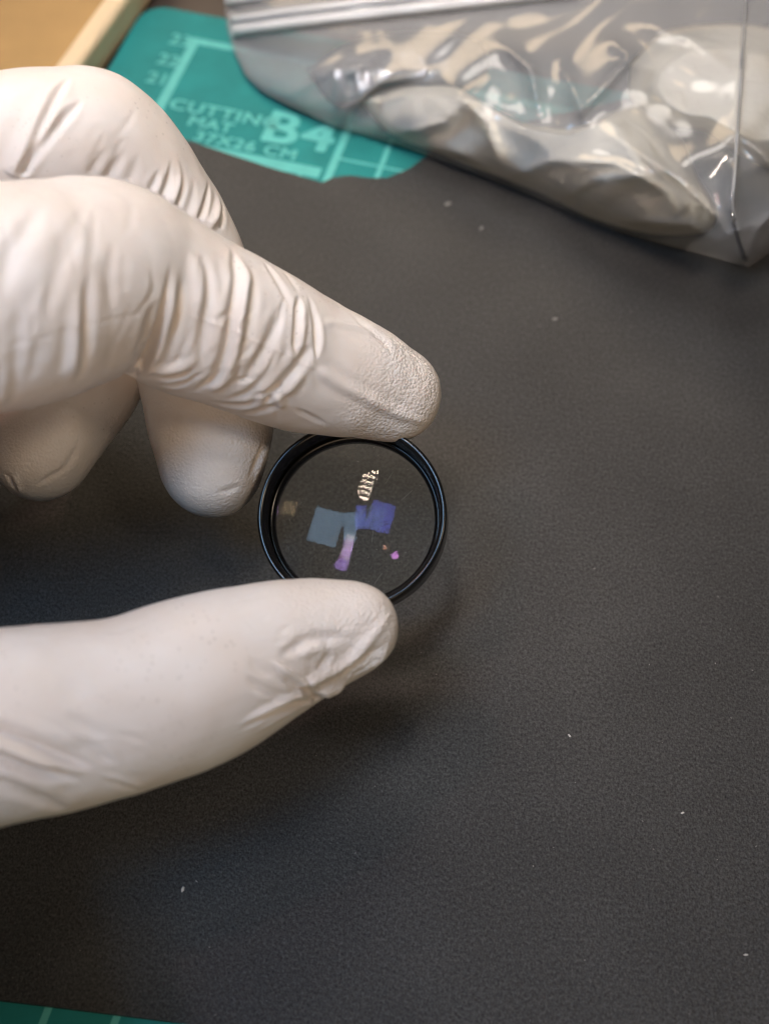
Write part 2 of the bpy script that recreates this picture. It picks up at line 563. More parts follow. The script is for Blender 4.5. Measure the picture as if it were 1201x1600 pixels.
# ------------------------------------------------------------------ tan board top left
box_root = empty('tan_board', (-70, 150, -3.2))
tag(box_root, 'tan wooden board with a pale cream edge, far left behind the hand', 'board')
a = at_z(205, -14, 6.0)[:2]
b = at_z(118, 108, 6.0)[:2]
d = (a - b) / np.linalg.norm(a - b)
n = np.array([-d[1], d[0]])
if n[0] > 0: n = -n
p0, p1 = b - d * 60, a + d * 120
ew = 5.2
q = [p0, p1, p1 + n * ew, p0 + n * ew]
v, f = prism([tuple(x) for x in q], -3.15, 6.0)
e = build('edge_strip', v, f, M_EDGE, box_root, smooth=False)
bv = e.modifiers.new('bevel', 'BEVEL'); bv.width = 1.6 * MM; bv.segments = 4
q = [p0 + n * (ew + 0.05), p1 + n * (ew + 0.05), p1 + n * 180, p0 + n * 180]
v, f = prism([tuple(x) for x in q], -3.15, 4.6)
build('panel', v, f, M_BOARD, box_root, smooth=False)

# ------------------------------------------------------------------ the mounted lens
LM = np.array(Matrix.Rotation(math.radians(-5.2), 3, 'Y') @ Matrix.Rotation(math.radians(22.0), 3, 'X'))
lens_root = empty('mounted_lens', LENS_C)
tag(lens_root, 'round clear glass lens in a glossy black ring, held between finger and thumb', 'lens')
prof = [(14.75, 1.0), (14.75, -5.6), (14.3, -6.1), (12.9, -6.1), (12.9, -4.2), (13.4, -4.1)]
z = -3.9
k = 0
while z < 0.7:                                   # fine thread on the inner wall
    prof += [(13.72 if k % 2 else 13.58, z)]
    z += 0.30
    k += 1
prof += [(13.8, 0.95), (13.95, 1.2), (14.35, 1.28), (14.62, 1.22)]
v, f = lathe(prof[::-1], 160, LM, LENS_C)
ring = build('mount_ring', v, f, M_RING, lens_root)
prof = [(13.5, -3.2), (13.5, -3.9), (13.2, -4.05), (12.85, -4.05), (12.7, -3.85), (12.85, -3.55), (13.25, -3.15)]
v, f = lathe(prof, 160, LM, LENS_C)
build('retaining_ring', v, f, M_RING, ring)


def cap_surface(Rc, zv, rad, up, rings=26, segs=96):
    vv, ff = [LM @ np.array([0, 0, zv]) + LENS_C], []
    for i in range(1, rings + 1):
        r = rad * i / rings
        sag = (Rc - math.sqrt(Rc * Rc - r * r))
        for s in range(segs):
            a = 2 * math.pi * s / segs
            vv.append(LM @ np.array([r * math.cos(a), r * math.sin(a), zv - sag if up else zv + sag]) + LENS_C)
    for s in range(segs):
        t = (s + 1) % segs
        ff.append((0, 1 + s, 1 + t) if up else (0, 1 + t, 1 + s))
        for i in range(rings - 1):
            a0, a1 = 1 + i * segs, 1 + (i + 1) * segs
            ff.append((a0 + s, a1 + s, a1 + t, a0 + t) if up else (a0 + s, a0 + t, a1 + t, a1 + s))
    return vv, ff


v, f = cap_surface(60, -2.75, 12.85, True, 60, 192)
build('glass_front', v, f, M_GLASS_F, lens_root)
v, f = cap_surface(30, -6.7, 12.3, False, 60, 192)
build('cement_layer', v, f, M_GLASS_C, lens_root)
v, f = cap_surface(38, -7.4, 12.85, False, 60, 192)
build('glass_rear', v, f, M_GLASS_B, lens_root)

DV, DF = [], []
for k in range(46):                              # dust and hairline scratches on the front glass
    rr_, an = 12.2 * math.sqrt(rng.random()), rng.uniform(0, 6.28)
    px_, py_ = rr_ * math.cos(an), rr_ * math.sin(an)
    ln, wd = (rng.uniform(0.03, 0.08), rng.uniform(0.025, 0.05)) if k < 38 else (rng.uniform(0.7, 1.6), 0.012)
    da = rng.uniform(0, 6.28) if k < 38 else 0.9 + rng.normal() * 0.3
    o = len(DV)
    for sx, sy in ((-1, -1), (1, -1), (1, 1), (-1, 1)):
        qx = px_ + sx * ln * math.cos(da) - sy * wd * math.sin(da)
        qy = py_ + sx * ln * math.sin(da) + sy * wd * math.cos(da)
        zz = -2.75 - (60 - math.sqrt(3600 - min(qx * qx + qy * qy, 160)))
        DV.append(LM @ np.array([qx, qy, zz + 0.03]) + LENS_C)
    DF.append((o, o + 1, o + 2, o + 3))
gd = build('glass_dust', DV, DF, simple_mat('pale_glass_dust', (0.22, 0.22, 0.21), 0.6, 0.4, noise=(2.0, 0.3)), lens_root, smooth=False)
gd['kind'] = 'stuff'

# ------------------------------------------------------------------ gloved hand
def tube(stations, ring_n=40, sub=14):
    """Closed tube along (px, py, radius_px, depth_mm) stations with round ends."""
    s = catmull(stations, sub)
    P = np.array([at_depth(x, y, d) for x, y, r, d in s])
    Rr = s[:, 2] * s[:, 3] / FPX
    # round caps
    t0 = P[0] - P[1]; t0 /= np.linalg.norm(t0)
    t1 = P[-1] - P[-2]; t1 /= np.linalg.norm(t1)
    ang = np.linspace(0.25, math.pi / 2 - 0.02, 7)
    slope = (Rr[-5] - Rr[-1]) / np.linalg.norm(P[-5] - P[-1])
    a0 = math.atan(max(0.0, slope))                  # the tip carries on the taper of the finger
    K = Rr[-1] / math.cos(a0)
    ang1 = np.linspace(a0 + 0.1, math.pi / 2 - 0.02, 9)
    P = np.vstack([[P[0] + t0 * Rr[0] * math.sin(a) for a in ang[::-1]], P, [P[-1] + t1 * K * 1.15 * (math.sin(a) - math.sin(a0)) for a in ang1]])
    Rr = np.concatenate([[Rr[0] * math.cos(a) for a in ang[::-1]], Rr, [K * math.cos(a) for a in ang1]])
    T = np.gradient(P, axis=0)
    T /= np.linalg.norm(T, axis=1)[:, None]
    nrm = np.cross(T[0], [0.3, 0.2, 0.9]); nrm /= np.linalg.norm(nrm)
    V = []
    for i in range(len(P)):
        nrm = nrm - T[i] * (nrm @ T[i]); nrm /= np.linalg.norm(nrm)
        bi = np.cross(T[i], nrm)
        for k in range(ring_n):
            a = 2 * math.pi * k / ring_n
            V.append(P[i] + Rr[i] * (nrm * math.cos(a) + bi * math.sin(a)))
    Fc = []
    m = len(P)
    for i in range(m - 1):
        for k in range(ring_n):
            j = (k + 1) % ring_n
            Fc.append((i * ring_n + k, i * ring_n + j, (i + 1) * ring_n + j, (i + 1) * ring_n + k))
    Fc.append(tuple(range(ring_n - 1, -1, -1)))
    Fc.append(tuple(range((m - 1) * ring_n, m * ring_n)))
    return V, Fc


INDEX = [(-420, 520, 190, 174), (-250, 500, 186, 174), (0, 465, 178, 178), (95, 447, 166, 182), (165, 433, 152, 186), (228, 452, 133, 190),
         (297, 490, 129, 194), (387, 528, 120, 199), (462, 563, 111, 204), (530, 586, 98, 207), (572, 599, 89, 209), (622, 619, 75, 211)]
MIDDLE = [(-420, 330, 120, 198), (-250, 275, 116, 197), (0, 232, 114, 199), (95, 223, 113, 201), (150, 228, 112, 204), (213, 300, 110, 209),
          (266, 398, 112, 214), (306, 510, 110, 216), (326, 610, 105, 217), (330, 676, 97, 217), (331, 740, 80, 216)]
RING = [(-420, 420, 112, 224), (-250, 400, 110, 224), (-20, 400, 108, 223), (90, 425, 106, 223), (140, 500, 106, 223), (122, 580, 104, 222),
        (92, 640, 98, 222), (62, 712, 80, 220)]
LITTLE = [(-460, 500, 95, 232), (-330, 470, 92, 232), (-200, 480, 90, 232), (-140, 540, 88, 231), (-155, 650, 80, 229)]
THUMB = [(-460, 1120, 200, 176), (-300, 1172, 182, 173), (-150, 1158, 164, 172), (0, 1134, 153, 174), (180, 1105, 140, 179), (325, 1056, 131, 184),
         (420, 1017, 112, 188), (487, 996, 95, 190), (560, 980, 73, 191)]
PALM = [[(-480, 2500, 430, 130), (-430, 2000, 390, 138), (-360, 1600, 332, 148), (-400, 1330, 290, 160), (-540, 1150, 270, 168), (-680, 1000, 260, 178), (-720, 800, 250, 185), (-600, 640, 230, 180), (-420, 520, 190, 172)],
        [(-820, 780, 230, 196), (-600, 520, 190, 194), (-420, 330, 130, 196)],
        [(-820, 760, 220, 206), (-600, 540, 180, 214), (-420, 420, 125, 222)],
        [(-820, 780, 220, 210), (-620, 620, 160, 224), (-460, 500, 110, 230)],
        [(-820, 820, 240, 190), (-640, 980, 230, 184), (-460, 1120, 200, 176)],
        [(-700, 700, 200, 190), (-560, 800, 190, 186), (-480, 900, 170, 182)]]
AV, AF = [], []
for st in [INDEX, MIDDLE, RING, LITTLE, THUMB] + PALM:
    vv, ff = tube(st)
    o = len(AV)
    AV += [tuple(q) for q in vv]
    AF += [tuple(i + o for i in q) for q in ff]
raw = bpy.data.meshes.new('raw')
raw.from_pydata(AV, [], AF)
ro = bpy.data.objects.new('raw', raw)
col.objects.link(ro)
md = ro.modifiers.new('remesh', 'REMESH')
md.mode = 'VOXEL'
md.voxel_size = 0.36
sm = ro.modifiers.new('smooth', 'SMOOTH')
sm.factor = 0.5
sm.iterations = 14
bpy.context.view_layer.update()
dg = bpy.context.evaluated_depsgraph_get()
hand_me = bpy.data.meshes.new_from_object(ro.evaluated_get(dg))
bpy.data.objects.remove(ro)
hand_me.name = 'gloved_hand'
nv = len(hand_me.vertices)
HV = np.empty(nv * 3); hand_me.vertices.foreach_get('co', HV); HV = HV.reshape(-1, 3)
HN = np.empty(nv * 3); hand_me.vertices.foreach_get('normal', HN); HN = HN.reshape(-1, 3)
hand_poly = [p.vertices[0] for p in hand_me.polygons]
BVH = BVHTree.FromPolygons([tuple(q) for q in HV], [tuple(p.vertices) for p in hand_me.polygons])

disp = np.zeros(nv)
# which finger each vertex belongs to (0 index, 1 middle, 2 ring, 3 little, 4 thumb)
near_f = np.full(nv, 1e9); who = np.zeros(nv, int)
for fi, st in enumerate([INDEX, MIDDLE, RING, LITTLE, THUMB]):
    ss = catmull(st, 5)
    for x, y, r, dd in ss:
        c = at_depth(x, y, dd)
        q = ((HV - c) ** 2).sum(1) / (r * dd / FPX) ** 2
        m = q < near_f
        near_f[m] = q[m]; who[m] = fi


def on_surface(pts):
    P3, N3, W3 = [], [], []
    for x, y in pts:
        r = ray(x, y); r = r / np.linalg.norm(r)
        loc, nn, idx, dist = BVH.ray_cast(Vector(CAM), Vector(r))
        if loc is not None:
            P3.append(np.array(loc)); N3.append(np.array(nn)); W3.append(who[hand_poly[idx]])
    if not P3:
        return [], [], -1
    W3 = np.array(W3)
    w = np.bincount(W3).argmax()
    return np.array(P3)[W3 == w], np.array(N3)[W3 == w], w


GAIN = 0.82


def stroke(pts, amp, wpx, kind='groove', t0=0.35, t1=0.35, bias=0.0):
    """Raise or sink the glove along a drawn line: amp in mm, width in px."""
    dense = catmull([(float(a), float(b)) for a, b in pts], 8)
    P3, N3, finger = on_surface(dense)
    if len(P3) < 3:
        return
    w = wpx * 0.085
    reach = w * 4.0
    lo, hi = P3.min(0) - reach, P3.max(0) + reach
    idx = np.where(np.all((HV > lo) & (HV < hi), axis=1) & (who == finger))[0]
    if len(idx) == 0:
        return
    V = HV[idx]
    A, B = P3[:-1], P3[1:]
    AB = B - A
    L2 = (AB ** 2).sum(1) + 1e-9
    best = np.full(len(V), 1e9); bt = np.zeros(len(V)); bs = np.zeros(len(V))
    seglen = np.sqrt(L2); cum = np.concatenate([[0], np.cumsum(seglen)]); tot = cum[-1]
    nav = N3.mean(0); nav /= np.linalg.norm(nav)
    for i in range(len(A)):
        t = np.clip(((V - A[i]) @ AB[i]) / L2[i], 0, 1)
        D = V - (A[i] + t[:, None] * AB[i])
        d = np.sqrt((D ** 2).sum(1))
        m = d < best
        side = D @ np.cross(nav, AB[i] / seglen[i])
        best[m] = d[m]
        bt[m] = ((cum[i] + t * seglen[i]) / tot)[m]
        bs[m] = np.tanh(side / w)[m]
    facing = np.clip((HN[idx] @ nav + 0.3) / 0.6, 0, 1)
    ta = np.clip(bt / max(t0, 1e-3), 0, 1); tb = np.clip((1 - bt) / max(t1, 1e-3), 0, 1)
    taper = (ta * ta * (3 - 2 * ta)) * (tb * tb * (3 - 2 * tb))
    s = best / (w * (0.55 + 0.45 * taper))
    if kind == 'groove':
        h = -np.exp(-s ** 2) + 0.24 * np.exp(-((s - 1.9) / 0.95) ** 2)
    elif kind == 'ridge':
        h = np.exp(-s ** 2) - 0.28 * np.exp(-((s - 1.9) / 0.9) ** 2)
    elif kind == 'crease':
        h = -np.exp(-s * 1.5)
    else:
        h = np.exp(-s ** 2)
    h = h + bias * bs * np.exp(-(s * 0.6) ** 2) * 0.7
    disp[idx] += GAIN * amp * h * taper * facing


G, RG = 'groove', 'ridge'
# index finger, first segment
stroke([(66, 316), (42, 358), (22, 392), (8, 432), (0, 485)], 0.55, 13, G)
stroke([(113, 342), (100, 388), (86, 442), (77, 505)], 0.45, 14, G)
stroke([(40, 465), (31, 505), (27, 545), (25, 600)], 0.45, 10, G)
stroke([(143, 415), (140, 440), (136, 500), (132, 550), (126, 590)], 0.70, 9, G, bias=0.2)
stroke([(124, 440), (122, 500), (117, 555), (106, 606)], 0.55, 12, RG)
stroke([(108, 490), (105, 540), (97, 585)], 0.35, 10, G)
stroke([(179, 375), (173, 430), (174, 495)], 0.35, 10, G)
stroke([(62, 520), (55, 560), (45, 600)], 0.22, 10, G)
stroke([(12, 560), (8, 600), (0, 640)], 0.35, 9, RG)
stroke([(196, 390), (192, 430), (193, 470)], 0.2, 9, G)
stroke([(236, 470), (233, 490), (224, 530), (212, 560)], 0.45, 9, G)
# crease of the bent joint
stroke([(268, 405), (262, 440), (254, 485), (244, 525), (232, 555), (213, 583)], 1.5, 8, G, t0=0.5, t1=0.08)
stroke([(255, 490), (243, 528), (230, 558), (208, 588)], 1.3, 7, 'crease', t0=0.4, t1=0.03)
stroke([(280, 410), (270, 455), (258, 505), (248, 545), (232, 575)], 0.65, 9, RG, t0=0.4, t1=0.2)
stroke([(288, 425), (283, 460), (275, 500), (262, 540)], 0.5, 8, G)
# index, second segment
stroke([(296, 385), (310, 425), (314, 465), (306, 505)], 0.5, 12, RG)
stroke([(310, 385), (322, 415), (326, 455), (321, 505), (315, 550), (316, 590)], 0.75, 9, G, bias=-0.2)
stroke([(362, 385), (370, 420), (369, 455), (362, 500), (356, 540), (340, 585), (312, 607), (295, 612)], 0.95, 9, G, t0=0.25, t1=0.2, bias=-0.2)
stroke([(374, 400), (384, 440), (378, 490), (371, 535), (356, 575), (330, 604)], 0.7, 11, RG, t0=0.2, t1=0.2)
stroke([(396, 420), (393, 465), (386, 510), (376, 550), (362, 585)], 0.55, 9, G)
stroke([(438, 470), (431, 505), (418, 540), (402, 565), (386, 590), (365, 615)], 0.70, 10, G, t0=0.3, t1=0.3)
stroke([(408, 400), (425, 425), (440, 450), (460, 487)], 0.4, 7, G, bias=0.3)
stroke([(422, 402), (446, 425), (470, 462)], 0.25, 7, G)
stroke([(466, 462), (464, 505), (460, 556)], 0.8, 6, G, t0=0.2, t1=0.2, bias=-0.4)
stroke([(476, 468), (474, 510), (467, 553)], 0.45, 8, RG)
stroke([(480, 458), (490, 485), (496, 520), (494, 568)], 0.65, 6, G)
stroke([(486, 538), (472, 562), (452, 588), (432, 608), (412, 628)], 0.85, 10, G, t0=0.15, t1=0.3)
stroke([(478, 575), (458, 598), (440, 622)], 0.4, 11, RG)
stroke([(418, 618), (421, 630)], 0.5, 8, G, t0=0.5, t1=0.5)
stroke([(412, 610), (428, 607), (446, 602)], 0.4, 6, G)
stroke([(430, 612), (436, 628), (446, 640)], 0.5, 8, RG)
stroke([(232, 586), (258, 590), (285, 585), (305, 575)], 0.65, 6, G)
stroke([(222, 578), (250, 580), (285, 574), (312, 555)], 0.5, 9, RG)
stroke([(246, 602), (275, 602), (300, 592)], 0.45, 6, G)
stroke([(315, 612), (345, 600), (372, 575)], 0.4, 8, RG)
stroke([(350, 626), (385, 615), (410, 590), (425, 565)], 0.45, 9, G)
stroke([(325, 624), (350, 632), (385, 632), (415, 622)], 0.4, 8, G)
stroke([(380, 648), (410, 640), (440, 632)], 0.35, 9, G)
stroke([(340, 400), (348, 440), (345, 480)], 0.22, 10, G)
# seam of the mould line
stroke([(0, 548), (30, 537), (75, 526), (135, 509), (172, 500), (236, 486)], -0.08, 2.5, RG, 0.05, 0.05)
stroke([(296, 491), (330, 504), (362, 515), (385, 527), (415, 540), (440, 550), (460, 560), (497, 578)], 0.15, 3.5, RG, 0.08, 0.05)
stroke([(490, 573), (530, 600), (570, 620), (610, 640), (650, 656), (688, 664)], 0.52, 9.5, RG, 0.1, 0.35)
# index fingertip
stroke([(545, 486), (566, 505), (596, 530), (620, 560)], 0.35, 9, G)
stroke([(520, 506), (560, 512), (596, 524)], 0.30, 7, RG)
stroke([(545, 480), (580, 498), (610, 518)], 0.30, 8, RG)
stroke([(640, 548), (652, 570), (668, 605)], 0.12, 8, G)
stroke([(455, 636), (490, 655), (515, 668)], 0.4, 5, G)
stroke([(495, 500), (496, 540), (492, 565)], 0.35, 6, G)
stroke([(500, 505), (520, 503), (545, 506)], 0.2, 6, RG)
stroke([(540, 550), (580, 575), (625, 605)], -0.12, 24, 'soft')
stroke([(520, 635), (570, 652), (620, 668)], -0.15, 16, 'soft')
# middle finger
stroke([(110, 118), (98, 135), (84, 158), (66, 200), (46, 245), (25, 284)], 0.85, 7, G, t0=0.25, t1=0.05, bias=0.4)
stroke([(88, 140), (68, 175), (45, 222), (12, 284)], 0.6, 15, RG, t0=0.3, t1=0.05)
stroke([(132, 154), (102, 184), (76, 214), (52, 248), (26, 286)], 0.80, 7, G, t0=0.25, t1=0.05)
stroke([(100, 165), (75, 202), (45, 250)], 0.35, 8, RG)
stroke([(170, 225), (152, 252), (138, 280)], 0.4, 9, G, t0=0.75, t1=0.04)
stroke([(198, 228), (184, 252), (166, 280)], 0.4, 9, G, t0=0.75, t1=0.04)
stroke([(218, 235), (210, 262), (200, 290)], 0.3, 9, G, t0=0.75, t1=0.04)
stroke([(250, 262), (240, 288), (228, 312)], 0.55, 6, G, t0=0.75, t1=0.04)
stroke([(268, 245), (264, 278), (250, 315)], 0.75, 6, G, t0=0.75, t1=0.04)
stroke([(275, 243), (281, 278), (272, 310), (258, 330)], 0.55, 8, RG, t0=0.75, t1=0.04)
stroke([(283, 255), (286, 290), (276, 325)], 0.45, 6, G, t0=0.75, t1=0.04)
stroke([(328, 280), (322, 315), (310, 348)], 0.7, 6, G, t0=0.75, t1=0.04)
stroke([(330, 282), (342, 310), (337, 340), (322, 358)], 0.6, 8, RG, t0=0.75, t1=0.04)
stroke([(340, 295), (350, 325), (344, 356)], 0.45, 6, G, t0=0.75, t1=0.04)
stroke([(305, 270), (302, 300), (292, 335)], 0.25, 8, G, t0=0.75, t1=0.04)
stroke([(425, 690), (410, 715), (395, 760)], 0.45, 8, RG)
stroke([(412, 680), (404, 710), (385, 755)], 0.35, 6, G)
stroke([(335, 770), (360, 765), (380, 758)], 0.3, 6, G)
# ring finger tip
stroke([(5, 738), (20, 752), (28, 768)], 0.5, 6, G)
stroke([(30, 735), (26, 752), (34, 772)], 0.4, 7, RG)
stroke([(55, 760), (80, 745), (105, 730)], 0.35, 6, G)
stroke([(125, 690), (110, 720), (85, 750)], 0.3, 7, G)
# thumb
stroke([(82, 1064), (112, 1076), (142, 1092)], 0.2, 12, G)
stroke([(92, 1112), (130, 1133), (176, 1158)], 0.25, 9, G)
stroke([(104, 1152), (130, 1165), (152, 1177), (184, 1200)], 0.32, 9, G)
stroke([(-20, 1140), (20, 1153), (62, 1168), (115, 1188), (160, 1205)], 0.95, 11, G, t0=0.05)
stroke([(-20, 1158), (20, 1172), (62, 1188), (132, 1212)], 1.35, 9, RG, t0=0.05, t1=0.5)
stroke([(-20, 1172), (22, 1190), (72, 1207), (130, 1222)], 1.15, 9, G, t0=0.05)
stroke([(-10, 1222), (40, 1240), (85, 1258), (120, 1270)], 0.5, 10, G, t0=0.05)
stroke([(20, 1205), (60, 1228), (110, 1245)], 0.25, 9, RG)
stroke([(145, 1206), (190, 1220), (232, 1232)], 0.3, 5, RG)
stroke([(160, 1215), (200, 1230), (230, 1240)], 0.3, 6, G)
stroke([(618, 948), (600, 974), (575, 1004), (548, 1034), (512, 1054), (478, 1071)], 0.7, 10, RG, t0=0.5, t1=0.05)
stroke([(612, 992), (596, 1012), (562, 1036), (520, 1058)], 0.4, 9, G, t0=0.4, t1=0.2)
stroke([(610, 1006), (590, 1034), (548, 1048)], 0.5, 11, RG)
stroke([(600, 1025), (570, 1042), (545, 1062)], 0.5, 7, G)
stroke([(545, 1062), (520, 1078), (495, 1082)], 0.9, 13, RG)
stroke([(474, 1072), (484, 1084), (500, 1094)], 0.9, 7, G, t0=0.1, t1=0.1)
stroke([(418, 1026), (448, 1050), (480, 1073)], 0.75, 6, RG, t0=0.4, t1=0.05)
stroke([(432, 1034), (452, 1016), (488, 1000), (530, 996), (552, 1002)], 0.65, 9, G)
stroke([(462, 1024), (490, 1012), (515, 1008)], 0.5, 11, RG)
stroke([(496, 1052), (508, 1034), (520, 1014)], 0.55, 7, G)
stroke([(440, 1055), (462, 1068), (476, 1080)], 0.5, 8, G)
stroke([(378, 1048), (402, 1072), (430, 1086), (462, 1090)], 0.6, 7, G)
stroke([(388, 1066), (412, 1084), (450, 1098)], 0.3, 7, RG)
stroke([(366, 1137), (420, 1108), (460, 1090), (492, 1086)], 0.5, 6, RG)
stroke([(366, 1146), (424, 1116), (470, 1100), (502, 1092)], 0.6, 6, G)
stroke([(395, 1148), (440, 1122), (475, 1106)], 0.3, 6, RG)
stroke([(362, 944), (398, 930), (424, 914)], 0.18, 5, G)
stroke([(368, 960), (400, 944), (440, 930)], 0.15, 6, RG)
stroke([(150, 990), (190, 985), (240, 965)], 0.15, 5, G)
stroke([(40, 1000), (90, 990), (120, 985)], 0.15, 6, RG)
stroke([(430, 1060), (400, 1040), (390, 1020)], 0.25, 8, G)

# many small pull lines crossing the fingers
r2 = np.random.default_rng(5)
def pull(x, y, ang, ln, amp, w):
    c, s_ = math.cos(ang), math.sin(ang)
    bend = r2.normal() * 0.12 * ln
    stroke([(x - c * ln / 2, y - s_ * ln / 2), (x - s_ * bend, y + c * bend), (x + c * ln / 2, y + s_ * ln / 2)], amp, w, G, 0.5, 0.5, bias=r2.uniform(-0.4, 0.4))
for k in range(34):                                   # index, second segment
    t = r2.random()
    x, y = 285 + 205 * t + r2.normal() * 6, 470 + 95 * t + r2.uniform(-85, 85)
    pull(x, y, math.radians(112 + r2.normal() * 12), r2.uniform(35, 95), r2.uniform(0.08, 0.28), r2.uniform(3.5, 6.5))
for k in range(20):                                   # index, first segment
    pull(r2.uniform(5, 240), r2.uniform(340, 580), math.radians(98 + r2.normal() * 9), r2.uniform(50, 130), r2.uniform(0.05, 0.18), r2.uniform(5, 10))
for k in range(16):                                   # below the seam, fanning to the joint
    t = r2.random()
    pull(270 + 160 * t, 575 + 45 * t + r2.uniform(-14, 14), math.radians(r2.uniform(128, 170)), r2.uniform(30, 70), r2.uniform(0.1, 0.3), r2.uniform(3.5, 6))
for k in range(18):                                   # thumb base
    pull(r2.uniform(0, 230), r2.uniform(1140, 1255), math.radians(22 + r2.normal() * 6), r2.uniform(80, 170), r2.uniform(0.06, 0.2), r2.uniform(3.5, 6))
for k in range(16):                                   # thumb, upper side
    pull(r2.uniform(20, 420), r2.uniform(925, 1010), math.radians(-18 + r2.normal() * 8), r2.uniform(50, 130), r2.uniform(0.03, 0.09), r2.uniform(3.5, 6))
for k in range(22):                                   # thumb tip crinkles
    pull(r2.uniform(385, 590), r2.uniform(960, 1070), math.radians(r2.choice([150, 35]) + r2.normal() * 18), r2.uniform(18, 50), r2.uniform(0.06, 0.2), r2.uniform(3, 5.5))
for k in range(10):
    pull(r2.uniform(20, 220), r2.uniform(130, 260), math.radians(122 + r2.normal() * 8), r2.uniform(40, 90), r2.uniform(0.04, 0.12), r2.uniform(5, 9))

# loose-glove unevenness over the whole hand, stronger at the tips
tips = np.array([at_depth(*(s[-1][0], s[-1][1], s[-1][3])) for s in (INDEX, MIDDLE, RING, LITTLE, THUMB)])
reach = np.array([13.5, 14.0, 13.0, 12.0, 15.0])
dt = np.sqrt(((HV[:, None, :] - tips[None]) ** 2).sum(2))
edge = dt / reach + 0.08 * wob(HV, 9, 5)[:, None]
grain = (np.clip((1.25 - edge) / 0.5, 0, 1) * np.array([0.9, 0.55, 0.5, 0.5, 0.8])).max(1)
disp += 0.16 * wob(HV, 17, 1) + 0.05 * wob(HV, 6, 2) + grain * (0.035 * wob(HV, 4.0, 3) + 0.022 * wob(HV, 1.8, 4))
# fine parallel pull-wrinkles around the glove
HV2 = HV + HN * disp[:, None]
hand_me.vertices.foreach_set('co', (HV2 * MM).ravel())
hand_me.update()
hand_me.shade_smooth()
ga = hand_me.attributes.new('grain', 'FLOAT', 'POINT')
ga.data.foreach_set('value', grain.astype(np.float32))
hand = link('gloved_hand', hand_me, M_GLOVE)
tag(hand, 'hand in a wrinkled white rubber glove pinching the lens', 'hand')

# ------------------------------------------------------------------ zip bag and what is in it
B_px = [(338, -60), (350, 0), (356, 45), (366, 80), (384, 118), (408, 142), (440, 160), (480, 178), (522, 198), (575, 212), (640, 232), (720, 262), (800, 292), (880, 328),
        (960, 360), (1030, 380), (1090, 396), (1140, 410), (1168, 417), (1190, 402), (1230, 375), (1320, 330)]
T_px = [(340, -70), (1340, -240)]
NU, NVv = 220, 110
Bc = np.array(B_px, float)
seg = np.concatenate([[0], np.cumsum(np.linalg.norm(np.diff(Bc, axis=0), axis=1))])


def b_at(u):
    s = u * seg[-1]
    return np.array([np.interp(s, seg, Bc[:, 0]), np.interp(s, seg, Bc[:, 1])])


def film_height(x, y, d):
    """Film height above the sheet, d = distance in px from the lower outline."""
    Hm = np.interp(x, [340, 420, 560, 760, 950, 1150, 1320], [8, 10, 14, 19, 24, 28, 28])
    return 0.6 + Hm * (1 - math.exp(-max(d, 0) / 62.0))


def seg_dist(x, y, pts):
    best, tt = 1e9, 0
    for i in range(len(pts) - 1):
        ax, ay = pts[i]; bx, by = pts[i + 1]
        dx, dy = bx - ax, by - ay
        t = max(0, min(1, ((x - ax) * dx + (y - ay) * dy) / (dx * dx + dy * dy)))
        dd = math.hypot(x - ax - t * dx, y - ay - t * dy)
        if dd < best: best, tt = dd, (i + t) / (len(pts) - 1)
    return best, tt


creases = [([(520, 195), (535, 120), (600, 85)], 3.0, 16), ([(525, 190), (590, 130), (680, 110)], 2.4, 16), ([(600, 215), (690, 190), (760, 130)], 2.5, 20),
           ([(650, 225), (720, 240), (800, 285)], 2.5, 16), ([(700, 130), (760, 190), (790, 280)], 2.0, 20), ([(790, 75), (830, 110), (840, 170)], 3.5, 16),
           ([(878, 105), (900, 150), (912, 185)], 3.0, 12), ([(955, 65), (985, 90), (940, 140), (880, 200)], 3.0, 14), ([(1160, 410), (1120, 340), (1060, 280), (960, 215)], 3.0, 20),
           ([(1165, 412), (1140, 320), (1150, 250)], 2.5, 14), ([(1165, 412), (1080, 350), (960, 345)], 2.0, 16), ([(1165, 412), (1180, 360), (1240, 300)], 3.0, 14),
           ([(1100, 395), (1130, 370), (1180, 350)], 2.0, 10), ([(860, 320), (930, 280), (1040, 270)], 2.0, 22), ([(1000, 40), (1080, 60), (1140, 110)], 1.6, 26),
           ([(440, 158), (500, 120), (560, 100)], 2.0, 14), ([(1150, 210), (1190, 240), (1230, 290)], 3.0, 14), ([(760, 290), (860, 250), (960, 255), (1080, 320)], 2.2, 22)]
def film_z(x, y):
    dmin = seg_dist(x, y, B_px)[0]
    h = film_height(x, y, dmin)
    fade = min(1, dmin / 30)
    for pts, amp, wid in creases:
        dd, tt = seg_dist(x, y, pts)
        if dd < wid * 5:
            h += fade * amp * 0.9 * math.exp(-dd / (wid * 0.65)) * (0.35 + 0.65 * math.sin(math.pi * tt))
    h += fade * 0.55 * math.sin(x * 0.031 + 2.1 * math.sin(y * 0.023 + x * 0.006)) * math.sin(y * 0.036 + 1.4 * math.sin(x * 0.027))
    h += fade * 0.05 * math.sin(x * 0.083 + y * 0.061 + 2 * math.sin(y * 0.04))
    return h


